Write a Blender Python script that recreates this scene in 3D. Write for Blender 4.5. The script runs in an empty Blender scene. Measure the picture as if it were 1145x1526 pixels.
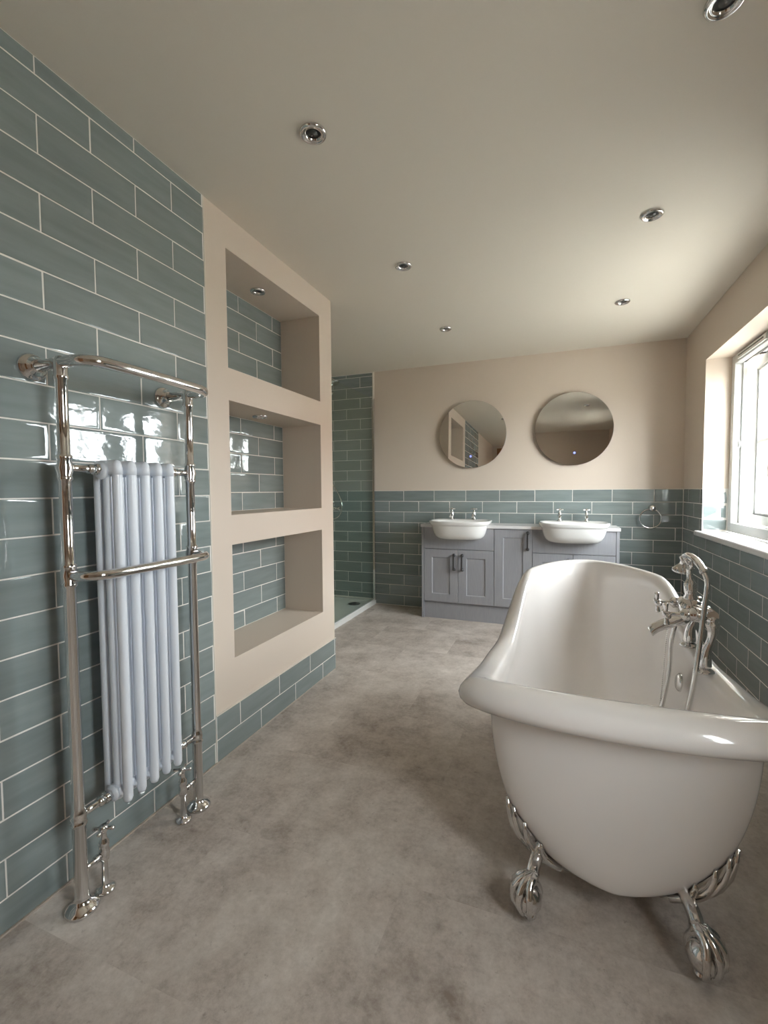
import bpy, bmesh, math, random
from mathutils import Vector, Matrix

random.seed(7)
scene = bpy.context.scene
COL = scene.collection
PI = math.pi

# ------------------------------------------------------------------ camera
F_PX = 670.43
CAM_H = 1.1352
YAW, PITCH, ROLL = 0.3692, -0.0475, -0.0068
fw = Vector((-math.sin(YAW) * math.cos(PITCH), math.cos(YAW) * math.cos(PITCH), math.sin(PITCH)))
rt = Vector((math.cos(YAW), math.sin(YAW), 0.0))
up = rt.cross(fw)
rt2 = rt * math.cos(ROLL) + up * math.sin(ROLL)
up2 = -rt * math.sin(ROLL) + up * math.cos(ROLL)
cam_data = bpy.data.cameras.new('camera')
cam = bpy.data.objects.new('camera', cam_data)
COL.objects.link(cam)
cam_data.sensor_fit = 'VERTICAL'
cam_data.sensor_height = 36.0
cam_data.lens = 36.0 * F_PX / 1526.0
cam_data.clip_start = 0.02
cam_data.clip_end = 500
M = Matrix.Identity(4)
for i in range(3):
    M[i][0] = rt2[i]; M[i][1] = up2[i]; M[i][2] = -fw[i]
M[2][3] = CAM_H
cam.matrix_world = M
scene.camera = cam

# ------------------------------------------------------------------ world, light, exposure
world = bpy.data.worlds.new('overcast_sky')
scene.world = world
world.use_nodes = True
bg = world.node_tree.nodes['Background']
bg.inputs['Color'].default_value = (0.93, 0.97, 1.0, 1)
bg.inputs['Strength'].default_value = 9.0

def portal(name, loc, sx, sy, rot):          # sampling aid only: a portal gives off no light
    ld = bpy.data.lights.new(name, 'AREA')
    ld.shape = 'RECTANGLE'; ld.size = sx; ld.size_y = sy
    ld.cycles.is_portal = True
    o = bpy.data.objects.new(name, ld); COL.objects.link(o)
    o.location = loc; o.rotation_euler = rot
    return o
portal('window_portal', (1.28, 0.19, 1.42), 1.2, 0.9, (0, PI / 2, 0))
portal('window_portal', (1.28, 2.97, 1.42), 1.2, 1.7, (0, PI / 2, 0))

scene.view_settings.view_transform = 'Standard'
scene.view_settings.look = 'None'
scene.view_settings.gamma = 1.0
scene.view_settings.use_curve_mapping = False
scene.view_settings.exposure = 2.1
scene.cycles.diffuse_bounces = 8
scene.cycles.max_bounces = 14
scene.cycles.caustics_reflective = False
scene.cycles.caustics_refractive = False

# ------------------------------------------------------------------ room measurements
XL, XR, YB, HC = -1.3165, 0.9207, 4.1523, 2.3014
YR = -1.6                       # rear wall, behind the camera
YS, YN = 1.4485, 2.522          # niche panel from / to
N0, N1, NB = 1.5774, 2.3753, -1.5833
NICHES = [(1.6642, 2.1626), (1.0337, 1.527), (0.4048, 0.9042)]
ZT = 1.1327                     # top of the half-height tiling
XG = -1.708                     # shower screen
XSH = -2.65                     # far side of the shower
WY0, WY1, WZ0, WZ1 = 2.30, 3.652, 0.845, 2.0   # window opening
W2Y0, W2Y1 = -0.14, 0.52                        # second window
PU, PV, GR = 0.303, 0.103, 0.0042

# ------------------------------------------------------------------ materials
def new_mat(name):
    m = bpy.data.materials.new(name); m.use_nodes = True
    return m, m.node_tree.nodes, m.node_tree.links, m.node_tree.nodes['Principled BSDF']

def plain(name, col, rough=0.5, metal=0.0, spec=0.5, bump=0.0, bscale=60.0, coat=0.0):
    m, n, l, b = new_mat(name)
    b.inputs['Base Color'].default_value = (*col, 1)
    b.inputs['Roughness'].default_value = rough
    b.inputs['Metallic'].default_value = metal
    b.inputs['Specular IOR Level'].default_value = spec
    if coat: b.inputs['Coat Weight'].default_value = coat
    if bump:
        tc = n.new('ShaderNodeTexCoord'); nz = n.new('ShaderNodeTexNoise')
        nz.inputs['Scale'].default_value = bscale; nz.inputs['Detail'].default_value = 3
        bp = n.new('ShaderNodeBump'); bp.inputs['Strength'].default_value = bump
        bp.inputs['Distance'].default_value = 0.002
        l.new(tc.outputs['Object'], nz.inputs['Vector']); l.new(nz.outputs['Fac'], bp.inputs['Height'])
        l.new(bp.outputs['Normal'], b.inputs['Normal'])
    return m

MAT = {}
MAT['paint'] = plain('cream_wall_paint', (0.65, 0.56, 0.475), 0.6, bump=0.08, bscale=220)
MAT['ceiling'] = plain('white_ceiling_paint', (0.73, 0.68, 0.60), 0.75, bump=0.06, bscale=180)
MAT['grout'] = plain('pale_grout', (0.74, 0.72, 0.68), 0.85, bump=0.15, bscale=500)
MAT['chrome'] = plain('polished_chrome', (0.72, 0.71, 0.70), 0.06, 1.0)
MAT['pewter'] = plain('dark_pewter', (0.16, 0.16, 0.165), 0.3, 1.0)
MAT['black'] = plain('black_lamp_well', (0.012, 0.012, 0.012), 0.35)
MAT['lampglass'] = plain('unlit_lamp_face', (0.10, 0.10, 0.095), 0.15)
MAT['radwhite'] = plain('white_radiator_enamel', (0.70, 0.735, 0.79), 0.28, bump=0.02)
MAT['bath'] = plain('white_bath_enamel', (0.83, 0.80, 0.78), 0.10, coat=0.3)
MAT['basin'] = plain('white_glazed_ceramic', (0.80, 0.79, 0.77), 0.08)
MAT['worktop'] = plain('white_worktop', (0.72, 0.71, 0.71), 0.25)
MAT['upvc'] = plain('white_window_plastic', (0.62, 0.63, 0.62), 0.3)
MAT['sill'] = plain('white_sill', (0.66, 0.655, 0.65), 0.35)
MAT['seal'] = plain('black_gasket', (0.03, 0.03, 0.03), 0.6)
MAT['silicone'] = plain('beige_sealant', (0.42, 0.36, 0.30), 0.5)
MAT['tray'] = plain('white_shower_tray', (0.74, 0.74, 0.72), 0.25)
MAT['mirror'] = plain('mirror_silver', (0.80, 0.80, 0.775), 0.0, 1.0)
MAT['mirror_edge'] = plain('mirror_edge', (0.33, 0.30, 0.26), 0.35, 0.6)
MAT['paving'] = plain('pale_paving_outside', (0.42, 0.40, 0.36), 0.9, bump=0.5, bscale=4)
MAT['render'] = plain('pale_house_render', (0.55, 0.50, 0.44), 0.8, bump=0.2, bscale=30)
MAT['rooftile'] = plain('red_roof_tile', (0.28, 0.12, 0.08), 0.8, bump=0.4, bscale=25)
MAT['houseglass'] = plain('far_window_glass', (0.05, 0.06, 0.07), 0.1)
MAT['brick'] = plain('cream_outside_reveal', (0.62, 0.52, 0.42), 0.8, bump=0.3, bscale=40)  # cream brick, one even colour

def cabinet_mat():
    m, n, l, b = new_mat('grey_cabinet_lacquer')
    tc = n.new('ShaderNodeTexCoord'); mp = n.new('ShaderNodeMapping')
    mp.inputs['Scale'].default_value = (60, 60, 4)
    nz = n.new('ShaderNodeTexNoise'); nz.inputs['Scale'].default_value = 3; nz.inputs['Detail'].default_value = 4
    cr = n.new('ShaderNodeValToRGB')
    cr.color_ramp.elements[0].position = 0.3; cr.color_ramp.elements[0].color = (0.305, 0.310, 0.335, 1)
    cr.color_ramp.elements[1].position = 0.7; cr.color_ramp.elements[1].color = (0.345, 0.350, 0.375, 1)
    l.new(tc.outputs['Object'], mp.inputs['Vector']); l.new(mp.outputs[0], nz.inputs['Vector'])
    l.new(nz.outputs['Fac'], cr.inputs[0]); l.new(cr.outputs[0], b.inputs['Base Color'])
    bp = n.new('ShaderNodeBump'); bp.inputs['Strength'].default_value = 0.08; bp.inputs['Distance'].default_value = 0.001
    l.new(nz.outputs['Fac'], bp.inputs['Height']); l.new(bp.outputs[0], b.inputs['Normal'])
    b.inputs['Roughness'].default_value = 0.38
    return m
MAT['cabinet'] = cabinet_mat()

def tile_mat():
    m, n, l, b = new_mat('glazed_blue_green_tile')
    tc = n.new('ShaderNodeTexCoord'); oi = n.new('ShaderNodeObjectInfo')
    mul = n.new('ShaderNodeVectorMath'); mul.operation = 'SCALE'; mul.inputs['Scale'].default_value = 37.0
    cmb = n.new('ShaderNodeCombineXYZ')
    for k in range(3): l.new(oi.outputs['Random'], cmb.inputs[k])
    l.new(cmb.outputs[0], mul.inputs[0])
    add = n.new('ShaderNodeVectorMath'); add.operation = 'ADD'
    l.new(tc.outputs['Object'], add.inputs[0]); l.new(mul.outputs[0], add.inputs[1])
    mp = n.new('ShaderNodeMapping'); mp.inputs['Scale'].default_value = (3.0, 22.0, 1.0)
    l.new(add.outputs[0], mp.inputs['Vector'])
    nz = n.new('ShaderNodeTexNoise'); nz.inputs['Scale'].default_value = 1.6; nz.inputs['Detail'].default_value = 4
    l.new(mp.outputs[0], nz.inputs['Vector'])
    cr = n.new('ShaderNodeValToRGB')
    cr.color_ramp.elements[0].position = 0.25; cr.color_ramp.elements[0].color = (0.195, 0.232, 0.230, 1)
    cr.color_ramp.elements[1].position = 0.75; cr.color_ramp.elements[1].color = (0.245, 0.285, 0.282, 1)
    l.new(nz.outputs['Fac'], cr.inputs[0])
    hv = n.new('ShaderNodeHueSaturation')
    mr = n.new('ShaderNodeMapRange'); mr.inputs[3].default_value = 0.92; mr.inputs[4].default_value = 1.08
    l.new(oi.outputs['Random'], mr.inputs[0]); l.new(mr.outputs[0], hv.inputs['Value'])
    l.new(cr.outputs[0], hv.inputs['Color']); l.new(hv.outputs[0], b.inputs['Base Color'])
    b.inputs['Roughness'].default_value = 0.05
    b.inputs['Specular IOR Level'].default_value = 0.6
    n2 = n.new('ShaderNodeTexNoise'); n2.inputs['Scale'].default_value = 22; n2.inputs['Detail'].default_value = 2.5
    mp2 = n.new('ShaderNodeMapping'); mp2.inputs['Scale'].default_value = (0.8, 1.3, 1.0)
    l.new(add.outputs[0], mp2.inputs['Vector']); l.new(mp2.outputs[0], n2.inputs['Vector'])
    bp = n.new('ShaderNodeBump'); bp.inputs['Strength'].default_value = 0.35; bp.inputs['Distance'].default_value = 0.0016
    l.new(n2.outputs['Fac'], bp.inputs['Height']); l.new(bp.outputs[0], b.inputs['Normal'])
    return m
MAT['tile'] = tile_mat()

def floor_mat():
    m, n, l, b = new_mat('concrete_effect_vinyl')
    tc = n.new('ShaderNodeTexCoord')
    def noise(sc, det, rough=0.6):
        z = n.new('ShaderNodeTexNoise'); z.inputs['Scale'].default_value = sc
        z.inputs['Detail'].default_value = det; z.inputs['Roughness'].default_value = rough
        return z
    # large vinyl slabs, each with its own cut of the print
    br = n.new('ShaderNodeTexBrick'); br.inputs['Scale'].default_value = 1.0
    br.inputs['Brick Width'].default_value = 0.61; br.inputs['Row Height'].default_value = 0.46
    br.inputs['Mortar Size'].default_value = 0.0; br.inputs['Color1'].default_value = (0, 0, 0, 1)
    br.inputs['Color2'].default_value = (1, 1, 1, 1); br.inputs['Mortar'].default_value = (0.5, 0.5, 0.5, 1)
    mpb = n.new('ShaderNodeMapping'); mpb.inputs['Rotation'].default_value = (0, 0, 0); mpb.inputs['Location'].default_value = (0.1, 0.2, 0)
    l.new(tc.outputs['Object'], mpb.inputs['Vector']); l.new(mpb.outputs[0], br.inputs['Vector'])
    off = n.new('ShaderNodeVectorMath'); off.operation = 'SCALE'; off.inputs['Scale'].default_value = 0.35
    l.new(br.outputs['Color'], off.inputs[0])
    add = n.new('ShaderNodeVectorMath'); add.operation = 'ADD'
    l.new(tc.outputs['Object'], add.inputs[0]); l.new(off.outputs[0], add.inputs[1])
    big = noise(2.2, 6, 0.62); l.new(add.outputs[0], big.inputs['Vector'])
    mid = noise(7, 9, 0.78); l.new(add.outputs[0], mid.inputs['Vector'])
    fine = noise(60, 5, 0.7); l.new(tc.outputs['Object'], fine.inputs['Vector'])
    cr = n.new('ShaderNodeValToRGB')
    e = cr.color_ramp.elements
    e[0].position = 0.37; e[0].color = (0.27, 0.222, 0.188, 1)
    e[1].position = 0.64; e[1].color = (0.70, 0.645, 0.595, 1)
    k = e.new(0.5); k.color = (0.50, 0.445, 0.40, 1)
    mx = n.new('ShaderNodeMix'); mx.data_type = 'FLOAT'; mx.inputs[0].default_value = 0.6
    l.new(big.outputs['Fac'], mx.inputs[2]); l.new(mid.outputs['Fac'], mx.inputs[3])
    mx2 = n.new('ShaderNodeMix'); mx2.data_type = 'FLOAT'; mx2.inputs[0].default_value = 0.16
    l.new(mx.outputs[0], mx2.inputs[2]); l.new(fine.outputs['Fac'], mx2.inputs[3])
    l.new(mx2.outputs[0], cr.inputs[0])
    # pale scuffs and small dark pits printed on the vinyl
    sc = noise(5.5, 12, 0.82); l.new(tc.outputs['Object'], sc.inputs['Vector'])
    s1 = n.new('ShaderNodeMapRange'); s1.inputs[1].default_value = 0.56; s1.inputs[2].default_value = 0.68; s1.inputs[4].default_value = 0.45
    l.new(sc.outputs['Fac'], s1.inputs[0])
    m1 = n.new('ShaderNodeMix'); m1.data_type = 'RGBA'; m1.inputs[7].default_value = (0.66, 0.60, 0.56, 1)
    l.new(s1.outputs[0], m1.inputs[0]); l.new(cr.outputs[0], m1.inputs[6])
    pt = noise(38, 6, 0.75); l.new(tc.outputs['Object'], pt.inputs['Vector'])
    s2 = n.new('ShaderNodeMapRange'); s2.inputs[1].default_value = 0.60; s2.inputs[2].default_value = 0.72; s2.inputs[4].default_value = 0.6
    l.new(pt.outputs['Fac'], s2.inputs[0])
    m2 = n.new('ShaderNodeMix'); m2.data_type = 'RGBA'; m2.inputs[7].default_value = (0.20, 0.16, 0.13, 1)
    l.new(s2.outputs[0], m2.inputs[0]); l.new(m1.outputs[2], m2.inputs[6])
    l.new(m2.outputs[2], b.inputs['Base Color'])
    rr = n.new('ShaderNodeMapRange'); rr.inputs[3].default_value = 0.42; rr.inputs[4].default_value = 0.62
    l.new(mid.outputs['Fac'], rr.inputs[0]); l.new(rr.outputs[0], b.inputs['Roughness'])
    b.inputs['Specular IOR Level'].default_value = 0.35
    bp = n.new('ShaderNodeBump'); bp.inputs['Strength'].default_value = 0.12; bp.inputs['Distance'].default_value = 0.002
    l.new(fine.outputs['Fac'], bp.inputs['Height']); l.new(bp.outputs[0], b.inputs['Normal'])
    return m
MAT['floor'] = floor_mat()

def glass_mat(name, tint):
    m, n, l, b = new_mat(name)
    n.remove(b)
    out = n['Material Output']
    tr = n.new('ShaderNodeBsdfTransparent'); tr.inputs['Color'].default_value = (*tint, 1)
    gl = n.new('ShaderNodeBsdfGlossy'); gl.inputs['Roughness'].default_value = 0.0
    lw = n.new('ShaderNodeLayerWeight'); lw.inputs['Blend'].default_value = 0.5
    pw = n.new('ShaderNodeMath'); pw.operation = 'POWER'; pw.inputs[1].default_value = 5.0
    fr = n.new('ShaderNodeMath'); fr.operation = 'MULTIPLY_ADD'; fr.inputs[1].default_value = 0.95; fr.inputs[2].default_value = 0.045
    l.new(lw.outputs['Facing'], pw.inputs[0]); l.new(pw.outputs[0], fr.inputs[0])
    mx = n.new('ShaderNodeMixShader')
    l.new(fr.outputs[0], mx.inputs[0]); l.new(tr.outputs[0], mx.inputs[1]); l.new(gl.outputs[0], mx.inputs[2])
    l.new(mx.outputs[0], out.inputs['Surface'])
    return m
MAT['glass'] = glass_mat('clear_window_glass', (0.97, 0.98, 0.975))
MAT['screen'] = glass_mat('green_shower_glass', (0.89, 0.945, 0.925))

def glow_wood_mat():
    m, n, l, b = new_mat('lamp_glow_orange_wood')
    tc = n.new('ShaderNodeTexCoord'); mp = n.new('ShaderNodeMapping'); mp.inputs['Scale'].default_value = (14, 14, 1)
    nz = n.new('ShaderNodeTexNoise'); nz.inputs['Scale'].default_value = 3; nz.inputs['Detail'].default_value = 5
    cr = n.new('ShaderNodeValToRGB')
    cr.color_ramp.elements[0].color = (0.22, 0.10, 0.045, 1); cr.color_ramp.elements[1].color = (0.42, 0.21, 0.09, 1)  # orange tones put lamp glow from the hallway into the colour
    l.new(tc.outputs['Object'], mp.inputs['Vector']); l.new(mp.outputs[0], nz.inputs['Vector'])
    l.new(nz.outputs['Fac'], cr.inputs[0]); l.new(cr.outputs[0], b.inputs['Base Color'])
    b.inputs['Roughness'].default_value = 0.4
    return m
MAT['glow_wood'] = glow_wood_mat()

def led_mat():
    m, n, l, b = new_mat('blue_touch_light')
    b.inputs['Base Color'].default_value = (0.05, 0.07, 0.3, 1)
    b.inputs['Emission Color'].default_value = (0.25, 0.3, 1.0, 1)
    b.inputs['Emission Strength'].default_value = 0.45
    return m
MAT['led'] = led_mat()

# ------------------------------------------------------------------ mesh helpers
class MB:
    """collects shapes, builds ONE mesh object"""
    def __init__(self): self.v = []; self.f = []; self.s = []; self.mi = []
    def add(self, vs, fs, smooth=False, mi=0):
        o = len(self.v); self.v += [tuple(p) for p in vs]
        for f in fs:
            self.f.append([i + o for i in f]); self.s.append(smooth); self.mi.append(mi)
    def box(self, x0, x1, y0, y1, z0, z1, mi=0):
        vs = [(x0,y0,z0),(x1,y0,z0),(x1,y1,z0),(x0,y1,z0),(x0,y0,z1),(x1,y0,z1),(x1,y1,z1),(x0,y1,z1)]
        self.add(vs, [(0,3,2,1),(4,5,6,7),(0,1,5,4),(1,2,6,5),(2,3,7,6),(3,0,4,7)], False, mi)
        return self
    def rings(self, rings, cap0=True, cap1=True, smooth=True, mi=0, close=True):
        n = len(rings[0]); vs = [p for r in rings for p in r]; fs = []
        m = n if close else n - 1
        for i in range(len(rings) - 1):
            for j in range(m):
                a = i * n + j; b_ = i * n + (j + 1) % n
                fs.append((a, b_, b_ + n, a + n))
        self.add(vs, fs, smooth, mi)
        o = len(self.v) - len(vs)
        if cap0: self.f.append([o + j for j in range(n)][::-1]); self.s.append(False); self.mi.append(mi)
        if cap1: self.f.append([o + (len(rings) - 1) * n + j for j in range(n)]); self.s.append(False); self.mi.append(mi)
        return self
    def tube(self, pts, r, seg=14, mi=0, cap=True):
        pts = [Vector(p) for p in pts]
        rr = r if isinstance(r, (list, tuple)) else [r] * len(pts)
        t0 = (pts[1] - pts[0]).normalized()
        ref = Vector((0, 0, 1)) if abs(t0.z) < 0.9 else Vector((1, 0, 0))
        nrm = (ref - t0 * ref.dot(t0)).normalized(); rs = []
        for i, p in enumerate(pts):
            if i == 0: t = t0
            elif i == len(pts) - 1: t = (pts[i] - pts[i - 1]).normalized()
            else: t = ((pts[i] - pts[i - 1]).normalized() + (pts[i + 1] - pts[i]).normalized()).normalized()
            nrm = (nrm - t * nrm.dot(t)).normalized(); bn = t.cross(nrm)
            rs.append([p + (nrm * math.cos(2 * PI * j / seg) + bn * math.sin(2 * PI * j / seg)) * rr[i] for j in range(seg)])
        return self.rings(rs, cap, cap, True, mi)
    def lathe(self, prof, origin=(0, 0, 0), axis=(0, 0, 1), seg=24, mi=0, cap=True):
        """prof: (radius, height) from start to end along axis"""
        ax = Vector(axis).normalized(); o = Vector(origin)
        ref = Vector((1, 0, 0)) if abs(ax.x) < 0.9 else Vector((0, 1, 0))
        u = (ref - ax * ref.dot(ax)).normalized(); w = ax.cross(u); rs = []
        for r, h in prof:
            r = max(r, 1e-5)
            rs.append([o + ax * h + (u * math.cos(2 * PI * j / seg) + w * math.sin(2 * PI * j / seg)) * r for j in range(seg)])
        return self.rings(rs, cap, cap, True, mi)
    def ball(self, c, r, seg=14, squash=(1, 1, 1), mi=0):
        rs = []
        n = max(6, seg // 2)
        for i in range(n + 1):
            th = PI * i / n
            rs.append([(c[0] + squash[0] * r * max(math.sin(th), 1e-4) * math.cos(2 * PI * j / seg),
                        c[1] + squash[1] * r * max(math.sin(th), 1e-4) * math.sin(2 * PI * j / seg),
                        c[2] - squash[2] * r * math.cos(th)) for j in range(seg)])
        return self.rings(rs, True, True, True, mi)
    def build(self, name, mats, parent=None, bevel=0.0, bseg=2, subsurf=0, autosmooth=None):
        me = bpy.data.meshes.new(name)
        me.from_pydata(self.v, [], self.f)
        me.polygons.foreach_set('use_smooth', self.s)
        me.polygons.foreach_set('material_index', self.mi)
        for m in (mats if isinstance(mats, (list, tuple)) else [mats]): me.materials.append(MAT[m])
        me.update()
        o = bpy.data.objects.new(name, me); COL.objects.link(o)
        if parent is not None: o.parent = parent
        if bevel:
            b = o.modifiers.new('bevel', 'BEVEL'); b.width = bevel; b.segments = bseg; b.limit_method = 'ANGLE'
            b.angle_limit = math.radians(40)
        if subsurf:
            s = o.modifiers.new('sub', 'SUBSURF'); s.levels = subsurf; s.render_levels = subsurf
        return o

def tag(o, label, cat, group=None, kind=None):
    o['label'] = label; o['category'] = cat
    if group: o['group'] = group
    if kind: o['kind'] = kind
    return o
def thing(name, label, cat, loc=(0, 0, 0), group=None, kind=None):
    o = bpy.data.objects.new(name, None); COL.objects.link(o)
    o.empty_display_size = 0.05
    o.location = loc
    return tag(o, label, cat, group, kind)
def copy_tree(o, parent=None):
    c = o.copy(); COL.objects.link(c)
    if parent is not None: c.parent = parent
    for ch in list(o.children): copy_tree(ch, c)
    return c
def structure(o, label, cat): return tag(o, label, cat, None, 'structure')
def arc(cx, cy, r, a0, a1, n): return [(cx + r * math.cos(a0 + (a1 - a0) * i / n), cy + r * math.sin(a0 + (a1 - a0) * i / n)) for i in range(n + 1)]
def spline(pts, n=8):
    pts = [Vector(p) for p in pts]; out = []
    P = [pts[0] * 2 - pts[1]] + pts + [pts[-1] * 2 - pts[-2]]
    for i in range(1, len(P) - 2):
        for k in range(n):
            t = k / n
            out.append(0.5 * ((2 * P[i]) + (P[i + 1] - P[i - 1]) * t + (2 * P[i - 1] - 5 * P[i] + 4 * P[i + 1] - P[i + 2]) * t * t + (3 * P[i] - P[i - 1] - 3 * P[i + 1] + P[i + 2]) * t ** 3))
    out.append(pts[-1]); return out

# ------------------------------------------------------------------ tiles (each one an object)
TILE_T = 0.0011
_tile_cache = {}
def tile_mesh(w, h):
    key = (round(w, 4), round(h, 4))
    if key in _tile_cache: return _tile_cache[key]
    rings = []
    for ins, n in ((0, -0.004), (0, TILE_T - 0.0010), (0.0013, TILE_T - 0.0005), (0.005, TILE_T - 0.00013), (0.011, TILE_T)):
        ins = min(ins, min(w, h) * 0.3)
        rings.append([(ins, ins, n), (w - ins, ins, n), (w - ins, h - ins, n), (ins, h - ins, n)])
    vs = [p for r in rings for p in r]; fs = []
    for i in range(len(rings) - 1):
        for j in range(4):
            a = i * 4 + j; b = i * 4 + (j + 1) % 4
            fs.append((a, b, b + 4, a + 4))
    k = (len(rings) - 1) * 4
    fs.append((k, k + 1, k + 2, k + 3))
    me = bpy.data.meshes.new('tile'); me.from_pydata(vs, [], fs)
    sm = [4 <= i < len(fs) - 1 for i in range(len(fs))]
    me.polygons.foreach_set('use_smooth', sm)
    me.materials.append(MAT['tile']); me.update()
    _tile_cache[key] = me
    return me
def lay_tiles(parent, plane, pos, sign, u0, u1, z0, z1, ztop, joint_even, joint_odd, holes=()):
    """plane 'x': wall at X=pos, runs along Y.  plane 'y': wall at Y=pos, runs along X.  sign: facing direction.
    Rows hang down from ztop; row 0 sits just under it, negative rows above it."""
    r0 = math.floor((ztop - z1) / PV + 1e-6); r1 = math.ceil((ztop - z0) / PV - 1e-6)
    for r in range(r0, r1):
        za = max(z0, ztop - (r + 1) * PV); zb = min(z1, ztop - r * PV)
        if zb - za < 0.012: continue
        j = joint_even if r % 2 == 0 else joint_odd
        k = math.floor((u0 - j) / PU)
        while j + k * PU < u1:
            a = max(u0, j + k * PU); b = min(u1, j + (k + 1) * PU); k += 1
            spans = [(a, b)]
            for (h0, h1, hz0, hz1) in holes:
                if (za + zb) / 2 > hz0 and (za + zb) / 2 < hz1:
                    ns = []
                    for s in spans:
                        if s[1] <= h0 or s[0] >= h1: ns.append(s)
                        else:
                            if s[0] < h0: ns.append((s[0], h0))
                            if s[1] > h1: ns.append((h1, s[1]))
                    spans = ns
            for (a_, b_) in spans:
                if b_ - a_ < 0.012: continue
                g = GR / 2
                me = tile_mesh(b_ - a_ - GR, zb - za - GR)
                o = bpy.data.objects.new('tile', me); COL.objects.link(o); o.parent = parent
                m = Matrix.Identity(4)
                if plane == 'x':
                    if sign > 0:   # faces +X: u=+Y, v=+Z, n=+X
                        m[0][0], m[1][0], m[2][0] = 0, 1, 0; m[0][1], m[1][1], m[2][1] = 0, 0, 1; m[0][2], m[1][2], m[2][2] = 1, 0, 0
                        m.translation = (pos - TILE_T, a_ + g, za + g)
                    else:          # faces -X: u=-Y
                        m[0][0], m[1][0], m[2][0] = 0, -1, 0; m[0][1], m[1][1], m[2][1] = 0, 0, 1; m[0][2], m[1][2], m[2][2] = -1, 0, 0
                        m.translation = (pos + TILE_T, b_ - g, za + g)
                else:              # faces -Y: u=+X, v=+Z, n=-Y
                    m[0][0], m[1][0], m[2][0] = 1, 0, 0; m[0][1], m[1][1], m[2][1] = 0, 0, 1; m[0][2], m[1][2], m[2][2] = 0, -1, 0
                    m.translation = (a_ + g, pos + TILE_T, za + g)
                # a hair of unevenness from hand laying
                m = m @ Matrix.Rotation(random.uniform(-0.004, 0.004), 4, 'X') @ Matrix.Rotation(random.uniform(-0.002, 0.002), 4, 'Y')
                o.matrix_world = m

# ------------------------------------------------------------------ room shell
o = MB().box(XSH - 0.2, 1.35, YR - 0.2, YB + 0.2, -0.12, 0.0).build('floor', 'floor')
structure(o, 'mottled grey-brown concrete-effect vinyl floor', 'floor')
o = MB().box(XSH - 0.2, 1.35, YR - 0.2, YB + 0.2, HC, HC + 0.12).build('ceiling', 'ceiling')
structure(o, 'flat off-white painted ceiling', 'ceiling')

# left wall: tiled stretch + plastered panel with three niches
PX = XL - 0.003                 # plaster face
GX = XL - TILE_T - 0.0001                # grout face
mb = MB()
mb.box(-1.80, PX, YR, 0.23, 0, HC, 0)
mb.box(-1.80, GX, 0.23, YS, 0, HC, 1)
mb.box(-1.80, PX, YS, N0, 0.2011, HC, 0)
mb.box(-1.80, PX, N1, YN, 0.2011, HC, 0)
zs = [0.2011]
edges = sorted([z for n in NICHES for z in n])
segs = [(0.2011, edges[0]), (edges[1], edges[2]), (edges[3], edges[4]), (edges[5], HC)]
for a, b in segs: mb.box(-1.80, PX, N0, N1, a, b, 0)
for a, b in NICHES: mb.box(-1.80, NB - TILE_T, N0, N1, a, b, 1)
mb.box(-1.80, XL + 0.0029, YS, YN, 0, 0.2011, 1)
wall_left = mb.build('wall_left', ['paint', 'grout'])
structure(wall_left, 'left wall, part tiled and part cream plaster with three recessed niches', 'wall')
ZTL = 0.0907 + PV * 21
lay_tiles(wall_left, 'x', XL, 1, 0.23, YS, 0.004, HC, ZTL, 0.9886, 0.8371)
lay_tiles(wall_left, 'x', XL + 0.004, 1, YS + 0.002, YN, 0.004, 0.2011, 0.2011, 1.600, 1.748)
lay_tiles(wall_left, 'x', NB, 1, N0, N1, NICHES[0][0], NICHES[0][1], 2.078, 2.1335, 1.9825)
lay_tiles(wall_left, 'x', NB, 1, N0, N1, NICHES[1][0], NICHES[1][1], 1.440, 2.1335, 1.9825)
lay_tiles(wall_left, 'x', NB, 1, N0, N1, NICHES[2][0], NICHES[2][1], 0.805, 2.1335, 1.9825)

# shower recess walls
o = MB().box(XSH - 0.1, -1.80, 2.42, YN, 0, HC).build('wall_shower_near', 'paint')
structure(o, 'cream wall closing the near side of the shower recess', 'wall')
o = MB().box(XSH - 0.1, XSH, YN, YB, 0, HC).build('wall_shower_left', 'paint')
structure(o, 'wall on the far left side of the shower recess', 'wall')

# back wall
mb = MB()
mb.box(XG, XR + 0.35, YB + 0.002, YB + 0.15, ZT, HC, 0)
mb.box(XG, XR + 0.35, YB + TILE_T, YB + 0.15, 0, ZT, 1)
mb.box(XSH - 0.1, XG, YB + TILE_T, YB + 0.15, 0, HC, 1)
wall_back = mb.build('wall_back', ['paint', 'grout'])
structure(wall_back, 'back wall, cream paint above blue-green brick tiles', 'wall')
lay_tiles(wall_back, 'y', YB, -1, XG, XR, 0.004, ZT, ZT, -1.0969, -0.9454)
lay_tiles(wall_back, 'y', YB, -1, -2.55, XG, 0.05, HC - 0.004, ZT, -1.0969, -0.9454)

# right wall with window opening
mb = MB()
XO = 1.24
def rbox(y0, y1, z0, z1):
    if z0 < ZT: mb.box(XR + TILE_T, XO, y0, y1, z0, min(z1, ZT), 1)
    if z1 > ZT: mb.box(XR, XO, y0, y1, max(z0, ZT), z1, 0)
mb.box(XR, XO, YR, W2Y0, 0, HC, 0); mb.box(XR, XO, W2Y0, W2Y1, 0, WZ0 - 0.035, 0); mb.box(XR, XO, W2Y0, W2Y1, WZ1, HC, 0); mb.box(XR, XO, W2Y1, 0.9, 0, HC, 0)
rbox(0.9, WY0, 0, HC); rbox(WY1, YB + 0.002, 0, HC)
rbox(WY0, WY1, 0, WZ0 - 0.035); mb.box(XR, XO, WY0, WY1, WZ1, HC, 0)
wall_right = mb.build('wall_right', ['paint', 'grout'])
structure(wall_right, 'right window wall, cream paint above blue-green brick tiles', 'wall')
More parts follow.
